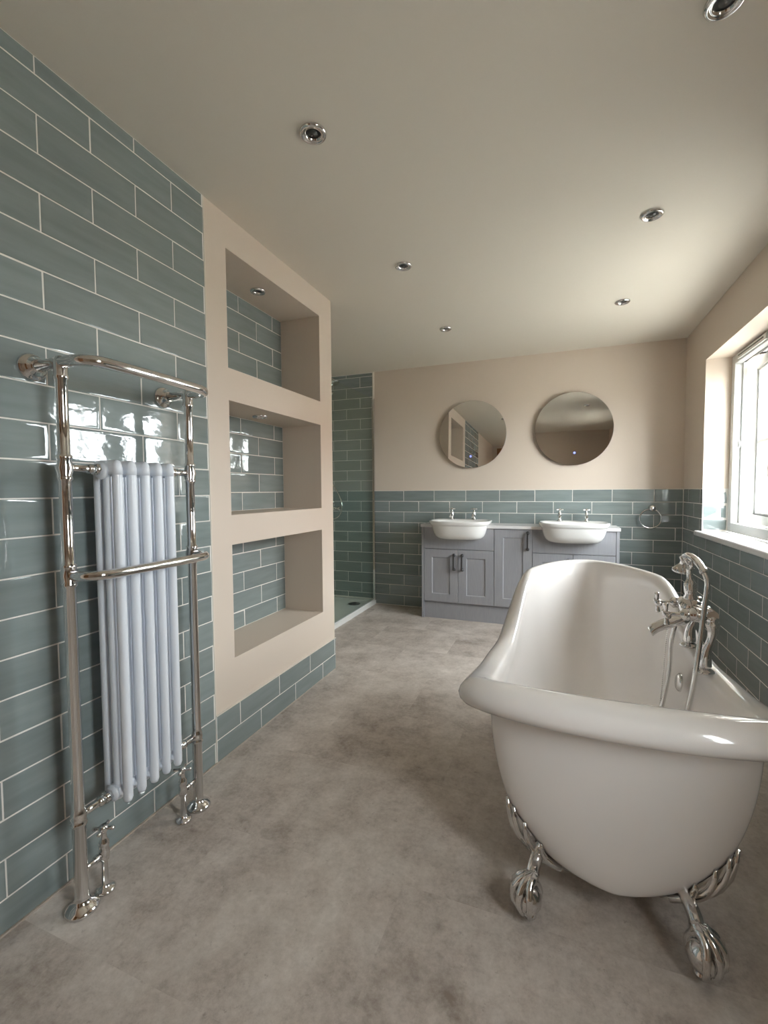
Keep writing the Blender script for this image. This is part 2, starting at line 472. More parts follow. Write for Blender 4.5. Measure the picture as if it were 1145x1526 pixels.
lay_tiles(wall_right, 'x', XR, -1, 0.9, YB - 0.004, 0.004, ZT, ZT, 3.1005, 2.949, holes=[(WY0, WY1, WZ0 - 0.03, 3)])
# tiled window reveal (faces -Y)
lay_tiles(wall_right, 'y', WY1, -1, XR, 1.066, WZ0, ZT, ZT, 1.2, 1.015)

# rear wall behind the camera
o = MB().box(XSH, 1.35, YR - 0.15, YR, 0, HC).build('wall_rear', 'paint')
structure(o, 'cream rear wall seen only in the mirrors', 'wall')
door = MB().box(-1.22, -0.46, YR, YR + 0.035, 0.005, 2.24).build('glow_stand_in_door', 'glow_wood', bevel=0.004)  # added door, made tall so its orange stands in for lamp glow on the wall
structure(door, 'added orange-brown door standing in for lamp glow in the left mirror', 'door')
for (a, b) in ((0.15, 0.9), (1.02, 2.12)):
    for (c, d) in ((-1.12, -0.88), (-0.80, -0.56)):
        MB().box(c, d, YR + 0.035, YR + 0.043, a, b).build('door_panel', 'glow_wood', door, bevel=0.005)
mb = MB(); mb.tube([(-0.53, YR + 0.035, 1.0), (-0.53, YR + 0.08, 1.0), (-0.63, YR + 0.08, 1.0)], 0.008)
mb.build('door_handle', 'chrome', door)

# trims
def trim(n, x0, x1, y0, y1, z0, z1, m, label):
    o = MB().box(x0, x1, y0, y1, z0, z1).build('trim_%d' % n, m, bevel=0.0008, bseg=1)
    structure(o, label, 'trim')
trim(1, XL - 0.004, XL + 0.005, 0.23, YN, 0, 0.006, 'silicone', 'beige sealant bead along the foot of the left wall')
trim(2, XG, XR, YB - 0.0035, YB + 0.004, ZT - 0.001, ZT + 0.004, 'ceiling', 'pale trim capping the back wall tiles')
trim(3, XR - 0.0035, XR + 0.004, WY1, YB, ZT - 0.001, ZT + 0.004, 'ceiling', 'pale trim capping the tiles beside the window')
trim(4, XL - 0.004, XL + 0.008, YS, YN, 0.2011, 0.2045, 'ceiling', 'pale trim capping the low tiles under the niches')
trim(5, XL - 0.006, XL + 0.001, YS - 0.0005, YS + 0.004, 0.2045, HC, 'ceiling', 'pale upright edge between tall tiles and niche panel')
trim(6, XG - 0.012, XG + 0.004, YB - 0.004, YB + 0.004, 2.04, HC, 'ceiling', 'pale upright edge of shower tiling at the back wall')

# ------------------------------------------------------------------ window
win = thing('window_1', 'white plastic casement window standing ajar above the sill', 'window', (1.1, (WY0 + WY1) / 2, WZ0), kind='structure')
win.location = (0, 0, 0)
FX0, FX1 = 1.066, 1.132
fwid = 0.056
YM = 2.965
mb = MB()
mb.box(FX0, FX1, WY1 - fwid, WY1, WZ0, WZ1); mb.box(FX0, FX1, WY0, WY0 + fwid, WZ0, WZ1)
mb.box(FX0, FX1, WY0 + fwid, WY1 - fwid, WZ1 - fwid, WZ1); mb.box(FX0, FX1, WY0 + fwid, WY1 - fwid, WZ0, WZ0 + 0.062)
mb.box(FX0, FX1, YM - 0.035, YM + 0.035, WZ0 + 0.062, WZ1 - fwid)
# stepped rebate
mb.box(FX1 - 0.025, FX1, WY1 - fwid - 0.016, WY1 - fwid, WZ0 + 0.062, WZ1 - fwid)
mb.build('window_frame', 'upvc', win, bevel=0.004)
def sash(name_loc, width, height, ang, win=win):
    """built from hinge (origin) along +Y; thickness along X"""
    hx, hy, hz = name_loc
    s = MB(); st = 0.062; t = 0.055
    s.box(0, t, 0, st, 0, height); s.box(0, t, width - st, width, 0, height)
    s.box(0, t, st, width - st, 0, st); s.box(0, t, st, width - st, height - st, height)
    so = s.build('sash', 'upvc', win, bevel=0.004)
    g = MB(); q = 0.014
    g.box(0.008, t - 0.008, st, st + q, st, height - st); g.box(0.008, t - 0.008, width - st - q, width - st, st, height - st)
    g.box(0.008, t - 0.008, st + q, width - st - q, st, st + q); g.box(0.008, t - 0.008, st + q, width - st - q, height - st - q, height - st)
    g.build('glazing_bead', 'upvc', so, bevel=0.004)
    g = MB(); g.box(0.020, 0.036, st + q, width - st - q, st + q, height - st - q); g.build('pane', 'glass', so)
    g = MB(); g.box(0.012, 0.044, st + q, width - st - q, height * 0.5 - 0.011, height * 0.5 + 0.011)
    g.build('glazing_bar', 'upvc', so, bevel=0.004)
    g = MB(); g.box(0.013, 0.043, width * 0.5 - 0.011, width * 0.5 + 0.011, st + q, height * 0.5 - 0.011)
    g.box(0.013, 0.043, width * 0.5 - 0.011, width * 0.5 + 0.011, height * 0.5 + 0.011, height - st - q)
    g.build('glazing_bar', 'upvc', so, bevel=0.004)
    g = MB()
    for (a0, a1, b0, b1) in ((st, width - st, st - 0.003, st + 0.001),):
        g.box(-0.001, 0.004, a0, a1, b0, b1)
    g.build('gasket', 'seal', so)
    so.location = (hx, hy, hz); so.rotation_euler = (0, 0, -ang)
    return so
sh_h = WZ1 - fwid - WZ0 - 0.062 - 0.006
s1 = sash((1.105, YM + 0.037, WZ0 + 0.065), WY1 - fwid - 0.014 - YM - 0.037, sh_h, math.radians(5.8))
s2 = sash((1.100, WY0 + fwid + 0.004, WZ0 + 0.065), YM - 0.035 - 0.004 - WY0 - fwid - 0.004, sh_h, 0)
# latch keep on the frame, window stays, trickle vent
mb = MB(); mb.box(FX0 + 0.03, FX0 + 0.05, WY1 - fwid - 0.010, WY1 - fwid, 1.40, 1.445); mb.lathe([(0.009, 0), (0.009, 0.006)], (FX0 + 0.04, WY1 - fwid - 0.010, 1.4225), (0, -1, 0))
mb.build('latch_keep', 'upvc', win, bevel=0.002)
mb = MB(); mb.tube([(1.12, 3.36, WZ1 - fwid - 0.006), (1.155, 3.30, WZ1 - fwid - 0.008)], 0.006); mb.tube([(1.11, 3.20, WZ1 - fwid - 0.006), (1.185, 3.48, WZ1 - fwid - 0.010)], 0.005); mb.box(1.105, 1.118, 3.10, 3.56, WZ1 - fwid - 0.006, WZ1 - fwid)
mb.build('friction_stay', 'pewter', win)
vent = MB().box(FX0 - 0.012, FX0, 3.10, 3.52, WZ1 - 0.046, WZ1 - 0.010).build('trickle_vent', 'upvc', win, bevel=0.004)
for i in range(22):
    y = 3.13 + i * 0.0172
    MB().box(FX0 - 0.0135, FX0 - 0.011, y, y + 0.011, WZ1 - 0.031, WZ1 - 0.023).build('vent_slot', 'black', vent)
mb = MB(); mb.tube([(1.100, 3.53, 1.30), (1.072, 3.53, 1.30), (1.072, 3.53, 1.41)], 0.007)
sill = MB().box(0.885, 1.066, WY0 - 0.05, WY1 - 0.001, WZ0 - 0.035, WZ0).box(0.885, XR - 0.0005, WY1 - 0.001, 3.70, WZ0 - 0.035, WZ0).build('window_sill', 'sill', win, bevel=0.010, bseg=3)
# outside reveal
mb = MB(); mb.box(1.241, 1.33, WY1 - 0.02, WY1 + 0.5, WZ0 - 0.3, WZ1 + 0.3)
o = mb.build('wall_outside', 'brick'); structure(o, 'cream outside brickwork beside the window', 'wall')

# second window of the same kind further along the wall, beside the camera
win2 = thing('window_2', 'white plastic fixed window in the right wall nearer the viewer than the bath', 'window', kind='structure')
mb = MB()
mb.box(FX0, FX1, W2Y1 - fwid, W2Y1, WZ0, WZ1); mb.box(FX0, FX1, W2Y0, W2Y0 + fwid, WZ0, WZ1)
mb.box(FX0, FX1, W2Y0 + fwid, W2Y1 - fwid, WZ1 - fwid, WZ1); mb.box(FX0, FX1, W2Y0 + fwid, W2Y1 - fwid, WZ0, WZ0 + 0.062)
mb.build('window_frame', 'upvc', win2, bevel=0.004)
sash((1.100, W2Y0 + fwid + 0.004, WZ0 + 0.065), W2Y1 - W2Y0 - 2 * fwid - 0.008, sh_h, 0, win2)
MB().box(0.885, 1.066, W2Y0 - 0.05, W2Y1 + 0.05, WZ0 - 0.035, WZ0).build('window_sill', 'sill', win2, bevel=0.010, bseg=3)

# ------------------------------------------------------------------ outdoors
o = MB().box(1.4, 160, -90, 160, -3.1, -2.9).build('ground', 'paving'); structure(o, 'pale paving outside the window', 'ground')
def house(loc, label, rot):
    h = thing('house', label, 'house', loc)
    MB().box(-4, 4, -4.5, 4.5, 0, 5.0).build('house_wall', 'render', h)
    r = MB(); r.add([(-4.4, -4.8, 4.8), (4.4, -4.8, 4.8), (4.4, 4.8, 4.8), (-4.4, 4.8, 4.8), (0, -4.8, 7.4), (0, 4.8, 7.4)],
                    [(0, 4, 5, 3), (1, 2, 5, 4), (0, 1, 4), (3, 5, 2), (0, 3, 2, 1)]); rf = r.build('roof', 'rooftile', h)
    MB().box(-0.4, 0.4, 2.6, 3.4, 6.4, 8.2).build('chimney', 'rooftile', rf)
    for y in (-3, 0, 3):
        for z in (0.9, 3.2):
            w = MB().box(-4.06, -3.98, y - 0.65, y + 0.65, z, z + 1.25).build('house_window', 'upvc', h)
            MB().box(-4.09, -4.05, y - 0.55, y + 0.55, z + 0.1, z + 1.15).build('pane', 'houseglass', w)
    h.rotation_euler = (0, 0, rot)
house((20, 6, -2.9), 'pale house with red roof opposite the window', 0.0)
house((17, 34, -2.9), 'pale house with red roof far off beyond the open casement', -0.3)

# ------------------------------------------------------------------ bath
BX = 0.145
BW = 0.413                        # outer half width at the rim
B_NEAR, B_C, B_FAR = 1.145, 1.30, 2.593
EN, EF = 2.16, 1.94             # plan squareness near / far
O1, O2 = 0.093, 0.076           # how far the body stands in from the rim
def smooth01(t): t = max(0, min(1, t)); return t * t * (3 - 2 * t)
def rim_z(y):
    z = 0.610 - 0.0626 * smooth01((y - 1.12) / 0.5)
    return z + 0.220 * smooth01((y - 1.7885) / 0.4388)
def bath_ring(off, zrel=None, nseg=128, near=None, far=None, wid=None, zfun=None, rim_off=None):
    near = near if near is not None else B_C - B_NEAR - off
    far = far if far is not None else B_FAR - B_C - off
    wid = wid if wid is not None else BW - off
    out = []
    for j in range(nseg):
        th = 2 * PI * j / nseg
        c, s = math.cos(th), math.sin(th)
        if s < 0: e = 2 / EN; a = near
        else: e = 2 / EF; a = far
        wd = wid * (BW - O1 * (1 - 0.62 * smooth01(s * 1.2))) / (BW - O1) if s > 0 and rim_off is None else wid
        if rim_off is not None and s > 0:
            keep = 1 - 0.48 * smooth01(s * 1.2)
            wd = BW - rim_off * keep; a = B_FAR - B_C - rim_off * keep
        x = BX + wd * math.copysign(abs(c) ** e, c); y = B_C + a * math.copysign(abs(s) ** e, s)
        # height follows the rim at the matching outer point
        aO = (B_C - B_NEAR) if s < 0 else (B_FAR - B_C)
        yO = B_C + aO * math.copysign(abs(s) ** e, s)
        out.append((x, y, zfun(rim_z(yO)) if zfun else rim_z(yO) + zrel))
    return out
bath = thing('bathtub', 'white roll-top slipper bath on chrome claw feet', 'bathtub', (0, 0, 0))
rings = []
ZB = 0.0934
# outside: bottom -> lip
for k in range(0, 19):
    q = 1 - k / 18.0           # 1 at bottom, 0 under the lip
    ang = q * PI / 2
    # superelliptic section
    zf = 1 - math.sin(ang) ** 1.05
    kw = max(math.cos(ang), 0.0) ** 0.652
    kn = max(math.cos(ang), 0.0) ** 0.03; kf = max(math.cos(ang), 0.0) ** 0.4
    wid = max(0.004, (BW - O1) * kw)
    near = max(0.004, (B_C - B_NEAR - O2) * (kn * 0.75 + 0.25 * (1 - q)) if q < 0.999 else 0.004)
    far = max(0.004, (B_FAR - B_C - 0.040) * (kf * 0.84 + 0.16 * (1 - q)) if q < 0.999 else 0.004)
    rings.append(bath_ring(0, nseg=128, near=near, far=far, wid=wid, zfun=lambda zr, zf=zf: ZB + (zr - 0.073 - ZB) * zf))
n_body = len(rings)
for off, zr in ((0.046, -0.0575), (0.030, -0.060), (0.012, -0.056), (0.003, -0.047), (0.0, -0.036), (0.004, -0.024), (0.014, -0.012), (0.028, -0.004), (0.046, 0.0), (0.066, 0.0), (0.084, -0.004), (0.096, -0.012)):
    rings.append(bath_ring(off * 1.147, zr * 1.3066, rim_off=off * 1.147))
# inside
for k in range(1, 19):
    q = k / 18.0
    ang = q * PI / 2
    zf = 1 - math.sin(ang)
    kw = max(math.cos(ang), 0.0) ** 0.45
    zin = 0.16
    top = bath_ring(0.1135, 0.0, rim_off=0.1135)
    sw = max(0.01, kw * 0.84 + 0.16 * (1 - q)); sf = max(0.01, kw * 0.72 + 0.28 * (1 - q)); sn = max(0.01, kw * 0.85 + 0.15 * (1 - q))
    guide = bath_ring(0, near=0.1, far=0.1, wid=0.1, zfun=lambda zr, zf=zf, zin=zin: zin + (zr - 0.020 - zin) * zf)
    rings.append([(BX + (t[0] - BX) * sw, B_C + (t[1] - B_C) * (sf if t[1] > B_C else sn), g_[2]) for t, g_ in zip(top, guide)])
mb = MB(); mb.rings(rings, True, True, True)
mb.build('tub', 'bath', bath)
# overflow
mb = MB(); mb.lathe([(0.001, 0.012), (0.022, 0.012), (0.030, 0.006), (0.033, 0.0)], (0.400, 1.785, 0.468), (-1, 0, 0.12), seg=28)
mb.build('overflow_cover', 'chrome', bath)

# claw feet
def claw_foot(x, y, sx, sy):
    ft = bpy.data.objects.new('claw_foot', None); COL.objects.link(ft); ft.parent = bath; ft.location = (x, y, 0); ft.empty_display_size = 0.03
    d = Vector((sx * 0.80, sy * 0.60, 0)).normalized()
    # small glide
    m = MB(); m.lathe([(0.014, 0.0), (0.017, 0.004), (0.017, 0.009), (0.012, 0.014), (0.010, 0.022)], seg=18); m.build('glide', 'chrome', ft)
    # ball
    m = MB(); m.ball(tuple(d * 0.006 + Vector((0, 0, 0.052))), 0.036, 20, (1, 1, 1.02)); m.build('ball', 'chrome', ft)
    # claws: four toes over the ball and up to the ankle
    m = MB()
    for a in (-0.95, -0.32, 0.32, 0.95):
        v = Matrix.Rotation(a, 3, 'Z') @ d
        top = -d * 0.016 + Vector((0, 0, 0.114))
        pts = spline([top, v * 0.024 + Vector((0, 0, 0.102)), v * 0.043 + Vector((0, 0, 0.076)), v * 0.043 + Vector((0, 0, 0.048)), v * 0.030 + Vector((0, 0, 0.020))], 5)
        rr = [0.0120 - 0.0065 * (i / (len(pts) - 1)) + (0.002 if i % 6 == 3 else 0) for i in range(len(pts))]
        m.tube(pts, rr, 10)
    v = -d
    m.tube(spline([Vector((0, 0, 0.105)), v * 0.022 + Vector((0, 0, 0.085)), v * 0.032 + Vector((0, 0, 0.055)), v * 0.024 + Vector((0, 0, 0.025))], 5), [0.010] * 5 + [0.008] * 5 + [0.006] * 6, 10)
    m.build('claw', 'chrome', ft)
    # ankle and leaf bracket hugging the tub
    side = Vector((-d.y, d.x, 0))
    m = MB()
    m.tube(spline([tuple(-d * 0.004 + Vector((0, 0, 0.100))), (-sx * 0.008, -sy * 0.030, 0.117), (-sx * 0.022, -sy * 0.085, 0.138)], 5), [0.019, 0.018, 0.0175, 0.017, 0.017, 0.017, 0.017, 0.017, 0.017, 0.017, 0.017], 14)
    m.build('ankle', 'chrome', ft)
    return ft, d
def body_surface(x_target_theta, zf):
    """outer tub surface point for angle theta (ring index) and height fraction zf"""
    ang = math.asin(max(0, min(1, (1 - zf))) ** (1 / 1.05)); q = ang / (PI / 2)
    kw = math.cos(ang) ** 0.652; kn = math.cos(ang) ** 0.03; kf = math.cos(ang) ** 0.4
    th = x_target_theta; c, s = math.cos(th), math.sin(th)
    wid = (BW - O1) * kw
    a = (B_C - B_NEAR - O2) * (kn * 0.75 + 0.25 * (1 - q)) if s < 0 else (B_FAR - B_C - 0.040) * (kf * 0.84 + 0.16 * (1 - q))
    e = 2 / EN if s < 0 else 2 / EF
    if s > 0: wid *= (BW - O1 * (1 - 0.62 * smooth01(s * 1.2))) / (BW - O1)
    x = BX + wid * math.copysign(abs(c) ** e, c); y = B_C + a * math.copysign(abs(s) ** e, s)
    aO = (B_C - B_NEAR) if s < 0 else (B_FAR - B_C)
    zr = rim_z(B_C + aO * math.copysign(abs(s) ** e, s))
    return Vector((x, y, ZB + (zr - 0.073 - ZB) * zf))
def leaf_bracket(ft, th_c, dth):
    """palmette plate: a fan of ribs lying on the tub's outer skin, gathered at the ankle"""
    base = Vector(ft.location); m = MB()
    n = 7
    root = body_surface(th_c, 0.035)
    for i in range(n):
        f = (i / (n - 1)) * 2 - 1
        th = th_c + f * dth
        hgt = 0.40 - 0.22 * abs(f) ** 1.5
        pts = []
        for k in range(6):
            t = k / 5
            p = body_surface(th_c + (th - th_c) * (0.35 + 0.65 * t), 0.035 + (hgt - 0.035) * t)
            cen = Vector((BX, B_C, p.z + 0.10)); out = (p - cen); out.z -= 0.05; out.normalize()
            pts.append(p + out * (0.004 + 0.022 * math.sin(PI * (0.15 + 0.85 * t)) * (1 - 0.6 * f * f)) - base)
        m.tube(pts, [0.010, 0.0105, 0.010, 0.009, 0.007, 0.004], 8)
    # web between the ribs
    rowsN = []
    for i in range(13):
        f = (i / 12) * 2 - 1; th = th_c + f * dth
        hgt = 0.37 - 0.22 * abs(f) ** 1.5; row = []
        for k in range(6):
            t = k / 5
            p = body_surface(th_c + (th - th_c) * (0.35 + 0.65 * t), 0.02 + (hgt - 0.02) * t)
            cen = Vector((BX, B_C, p.z + 0.10)); out = (p - cen); out.z -= 0.05; out.normalize()
            row.append((p + out * (0.006 + 0.018 * math.sin(PI * (0.15 + 0.85 * t)) * (1 - f * f)) - base))
        rowsN.append(row)
    m.rings(rowsN, False, False, True, 0, close=False)
    m.build('leaf_bracket', 'chrome', ft)
for (x, y, sx, sy, th, dth) in ((-0.058, 1.207, -1, -1, PI + 0.25, 0.42), (0.323, 1.195, 1, -1, 2 * PI - 0.25, 0.42), (-0.04, 2.10, -1, 1, PI - 0.75, 0.22), (0.33, 2.10, 1, 1, 0.75, 0.22)):
    ft, d = claw_foot(x, y, sx, sy)
    leaf_bracket(ft, th, dth)

# ------------------------------------------------------------------ bath shower mixer on the bath rim
mix = thing('bath_shower_mixer', 'chrome bath mixer tap with telephone handset and hose on the bath rim', 'bath tap', (0.021, 0.082, -0.022))
def leg_piece(y):
    zb = rim_z(y + 0.082) + 0.018
    m = MB()
    m.lathe([(0.030, 0), (0.031, 0.004), (0.026, 0.009), (0.019, 0.013), (0.017, 0.02)], (0.425, y, zb), seg=24)
    pts = spline([(0.425, y, zb + 0.015), (0.428, y, zb + 0.06), (0.440, y, zb + 0.10), (0.446, y, zb + 0.135), (0.443, y, zb + 0.160)], 5)
    rr = []
    for i in range(len(pts)):
        t = i / (len(pts) - 1); rr.append(0.0165 + 0.004 * math.cos(t * 2 * PI) - 0.0015 * t)
    m.tube(pts, rr, 16)
    m.lathe([(0.016, -0.004), (0.022, 0.0), (0.022, 0.006), (0.016, 0.010), (0.019, 0.016), (0.019, 0.022), (0.012, 0.028)], (0.443, y, zb + 0.155), seg=20)
    return m
for y in (1.62, 1.80): leg_piece(y).build('leg', 'chrome', mix)
m = MB()
m.tube([(0.443, 1.61, 0.752), (0.443, 1.81, 0.752)], 0.016, 16)
m.tube([(0.443, 1.62, 0.752), (0.415, 1.67, 0.755), (0.408, 1.71, 0.757)], 0.0155, 14)
m.tube([(0.443, 1.80, 0.752), (0.415, 1.75, 0.755), (0.408, 1.71, 0.757)], 0.0155, 14)
m.ball((0.404, 1.71, 0.752), 0.036, 20)
m.build('mixer_body', 'chrome', mix)
def cross_handle(base, axis, dist, up_=(0, 0, 1), k=1.3):
    b = Vector(base); a = Vector(axis).normalized(); u = Vector(up_); u = (u - a * u.dot(a)).normalized(); w = a.cross(u)
    m = MB()
    m.lathe([(0.020, 0.0), (0.023, 0.012), (0.023, 0.030), (0.017, 0.036), (0.019, 0.042), (0.019, 0.054), (0.012, 0.060), (0.008, 0.066), (0.008, dist - 0.008)], b, a, 18)
    hub = b + a * dist
    m.lathe([(0.006, -0.012), (0.012, -0.008), (0.013, 0.0), (0.011, 0.007), (0.007, 0.010), (0.001, 0.011)], hub, a, 16)
    for v in (u, -u, w, -w):
        m.tube([hub, hub + v * 0.014 * k, hub + v * 0.022 * k, hub + v * 0.026 * k, hub + v * 0.029 * k], [0.0060 * k, 0.0048 * k, 0.0062 * k, 0.0066 * k, 0.003 * k], 10)
    return m
cross_handle((0.425, 1.80, 0.748), (-1, 0, -0.06), 0.102).build('cross_handle', 'chrome', mix)
cross_handle((0.420, 1.63, 0.748), (-1, 0, -0.06), 0.102).build('cross_handle', 'chrome', mix)
# spout
pts = spline([(0.405, 1.71, 0.735), (0.385, 1.71, 0.712), (0.345, 1.71, 0.695), (0.305, 1.71, 0.674), (0.286, 1.71, 0.655)], 6)
rs = []
for i, p in enumerate(pts):
    t = i / (len(pts) - 1); w = 0.018 + 0.010 * t; hgt = 0.018 - 0.004 * t
    rs.append([(p.x - hgt * math.sin(2 * PI * j / 16) * 0.5, p.y + w * math.cos(2 * PI * j / 16), p.z + hgt * math.sin(2 * PI * j / 16)) for j in range(16)])
m = MB(); m.rings(rs); m.build('spout', 'chrome', mix)
# cradle
m = MB()
m.lathe([(0.020, 0), (0.022, 0.012), (0.016, 0.022), (0.019, 0.030), (0.019, 0.060), (0.013, 0.068), (0.009, 0.080), (0.010, 0.105), (0.014, 0.112)], (0.405, 1.71, 0.775), (-0.05, 0, 1), 20)
for y in (1.675, 1.745):
    m.tube(spline([(0.40, 1.71, 0.885), (0.399, (1.71 + y) / 2, 0.888), (0.398, y, 0.900), (0.398, y, 0.915)], 5), 0.0065, 10)
    for s in (-1, 1):
        m.tube(spline([(0.398, y, 0.905), (0.398 + s * 0.012, y, 0.907), (0.398 + s * 0.019, y, 0.922)], 5), 0.0045, 8)
m.build('cradle', 'chrome', mix)
# handset
m = MB()
hp = spline([(0.406, 1.585, 0.902), (0.404, 1.63, 0.918), (0.402, 1.70, 0.925), (0.402, 1.76, 0.922), (0.402, 1.80, 0.905), (0.402, 1.815, 0.880)], 6)
rr = [0.0095 + 0.0035 * math.sin(PI * min(1, i / (len(hp) - 1) * 1.2)) for i in range(len(hp))]
m.tube(hp, rr, 14)
m.lathe([(0.010, 0), (0.016, 0.008), (0.030, 0.020), (0.032, 0.026), (0.030, 0.030), (0.001, 0.031)], (0.402, 1.813, 0.888), (0, 0.25, -1), 22)
m.lathe([(0.008, 0), (0.012, 0.003), (0.012, 0.016), (0.009, 0.020)], (0.406, 1.590, 0.905), (0.05, -0.75, -0.65), 16)
m.build('handset', 'chrome', mix)
# hose
m = MB()
hose = spline([(0.408, 1.577, 0.893), (0.412, 1.560, 0.86), (0.404, 1.555, 0.78), (0.392, 1.550, 0.66), (0.372, 1.535, 0.52), (0.345, 1.55, 0.38), (0.310, 1.62, 0.285), (0.300, 1.70, 0.285), (0.335, 1.75, 0.38), (0.356, 1.76, 0.50), (0.362, 1.76, 0.62), (0.380, 1.745, 0.715), (0.395, 1.725, 0.735)], 40)
rr = [0.0068 + (0.0012 if i % 2 else 0) for i in range(len(hose))]
m.tube(hose, rr, 10); m.build('shower_hose', 'chrome', mix)
ch = thing('plug_chain', 'thin bead chain hanging from the mixer into the bath', 'chain', (0.021, 0.082, -0.022))
m = MB()
for i in range(48):
    t = i / 47; m.ball((0.350 - 0.02 * t, 1.752, 0.712 - 0.33 * t), 0.0026, 6)
o = m.build('beads', 'chrome', ch); o['kind'] = 'stuff'
m = MB(); m.lathe([(0.002, 0.028), (0.004, 0.014), (0.007, 0.004), (0.012, 0.0)], (0.330, 1.752, 0.357), seg=14); m.build('plug_top', 'chrome', ch)

# ------------------------------------------------------------------ towel radiator
rad = thing('towel_radiator', 'chrome towel rail around a white column radiator on the tiled wall', 'radiator', (0, 0, 0))
PXR = -1.20; PY = (0.797, 1.224)
ZRT, ZRL = 1.470, 0.918
def post(y):
    m = MB()
    m.lathe([(0.040, 0.0), (0.042, 0.004), (0.040, 0.010), (0.033, 0.014), (0.030, 0.018), (0.022, 0.022), (0.0175, 0.034), (0.0170, 0.040),
             (0.0170, 0.235), (0.0205, 0.240), (0.0205, 0.246), (0.0180, 0.250), (0.0195, 0.262), (0.0180, 0.274), (0.0155, 0.282), (0.0150, 0.29),
             (0.0150, 0.885), (0.0195, 0.890), (0.0195, 0.896), (0.0170, 0.900), (0.0215, 0.918), (0.0170, 0.936), (0.0195, 0.940), (0.0195, 0.945), (0.0150, 0.950),
             (0.0150, 1.165), (0.0185, 1.170), (0.0185, 1.175), (0.0160, 1.180), (0.0215, 1.200), (0.0160, 1.220), (0.0185, 1.225), (0.0185, 1.230), (0.0142, 1.236),
             (0.0142, 1.425), (0.0175, 1.430), (0.0175, 1.436), (0.0160, 1.440), (0.0165, 1.47), (0.012, 1.484), (0.004, 1.488)], (PXR, y, 0), seg=28)
    return m
for y in PY: post(y).build('post', 'chrome', rad)
def u_rail(z, xw, xf, r):
    R_ = 0.055; y0, y1 = PY
    pts = [(xw, y0, z)]
    pts += [(a, b, z) for a, b in arc(xf - R_, y0 + R_, R_, -PI / 2, 0, 10)]
    # slight bow along the front
    for k in range(1, 8):
        t = k / 8; pts.append((xf + 0.004 * math.sin(PI * t), y0 + R_ + (y1 - y0 - 2 * R_) * t, z))
    pts += [(a, b, z) for a, b in arc(xf - R_, y1 - R_, R_, 0, PI / 2, 10)]
    pts.append((xw, y1, z))
    m = MB(); m.tube(pts, r, 18); return m
u_rail(ZRT, XL, -1.098, 0.0150).build('top_rail', 'chrome', rad)
u_rail(ZRL, PXR, -1.110, 0.0135).build('front_rail', 'chrome', rad)
for y in PY:
    m = MB(); m.lathe([(0.036, 0.0), (0.037, 0.006), (0.032, 0.012), (0.026, 0.014), (0.024, 0.022), (0.018, 0.028), (0.0165, 0.036)], (XL, y, ZRT), (1, 0, 0), 28)
    m.build('wall_flange', 'chrome', rad)
# white column radiator: five sections, three columns deep
SEC = [0.917 + 0.046 * i for i in range(5)]
def rad_section(y):
    m = MB()
    for x in (-1.237, -1.200, -1.163):
        m.lathe([(0.003, 0.232), (0.010, 0.236), (0.0135, 0.246), (0.0135, 1.200), (0.0125, 1.214), (0.008, 1.224), (0.001, 1.227)], (x, y, 0), seg=18)
    for z in (0.262, 1.196):     # headers
        m.tube([(-1.237, y, z), (-1.163, y, z)], 0.0132, 14)
    # top cap
    rs = []
    for (ins, z) in ((0, 1.185), (0, 1.205), (0.003, 1.216), (0.009, 1.224), (0.014, 1.227)):
        pts = []
        for cx, a0 in ((-1.163, -PI / 2), (-1.237, PI / 2)):
            for k in range(9):
                a = a0 + PI * k / 8; pts.append((cx + (0.0139 - ins) * math.cos(a), y + (0.0139 - ins) * math.sin(a), z))
        rs.append(pts)
    m.rings(rs)
    return m
for y in SEC: rad_section(y).build('radiator_section', 'radwhite', rad)
m = MB()
for z in (0.262, 1.196):
    m = MB(); m.tube([(-1.2, SEC[0] - 0.018, z), (-1.2, SEC[-1] + 0.018, z)], 0.021, 18); m.build('header', 'radwhite', rad)
# connectors
def connector(ya, yb, z, hexy):
    m = MB(); m.tube([(PXR, ya, z), (PXR, yb, z)], 0.0105, 14)
    s = 1 if yb > ya else -1
    m.lathe([(0.0165, 0), (0.0165, 0.020)], (PXR, hexy, z), (0, s, 0), 6)
    m.lathe([(0.013, -0.02), (0.0145, -0.012), (0.0145, 0)], (PXR, hexy, z), (0, s, 0), 16)
    return m
connector(PY[0], SEC[0] - 0.015, 1.200, SEC[0] - 0.040).build('connector', 'chrome', rad)
connector(PY[1], SEC[-1] + 0.015, 1.200, SEC[-1] + 0.040).build('connector', 'chrome', rad)
connector(PY[0], SEC[0] - 0.015, 0.262, SEC[0] - 0.048).build('connector', 'chrome', rad)
connector(PY[1], SEC[-1] + 0.015, 0.262, SEC[-1] + 0.048).build('connector', 'chrome', rad)
for z, y, s in ((0.262, SEC[0] - 0.018, -1), (0.262, SEC[-1] + 0.018, 1), (1.196, SEC[0] - 0.018, -1), (1.196, SEC[-1] + 0.018, 1)):
    m = MB(); m.lathe([(0.024, 0), (0.024, 0.004), (0.018, 0.010), (0.012, 0.012)], (PXR, y, z), (0, s, 0), 20); m.build('boss', 'radwhite', rad)
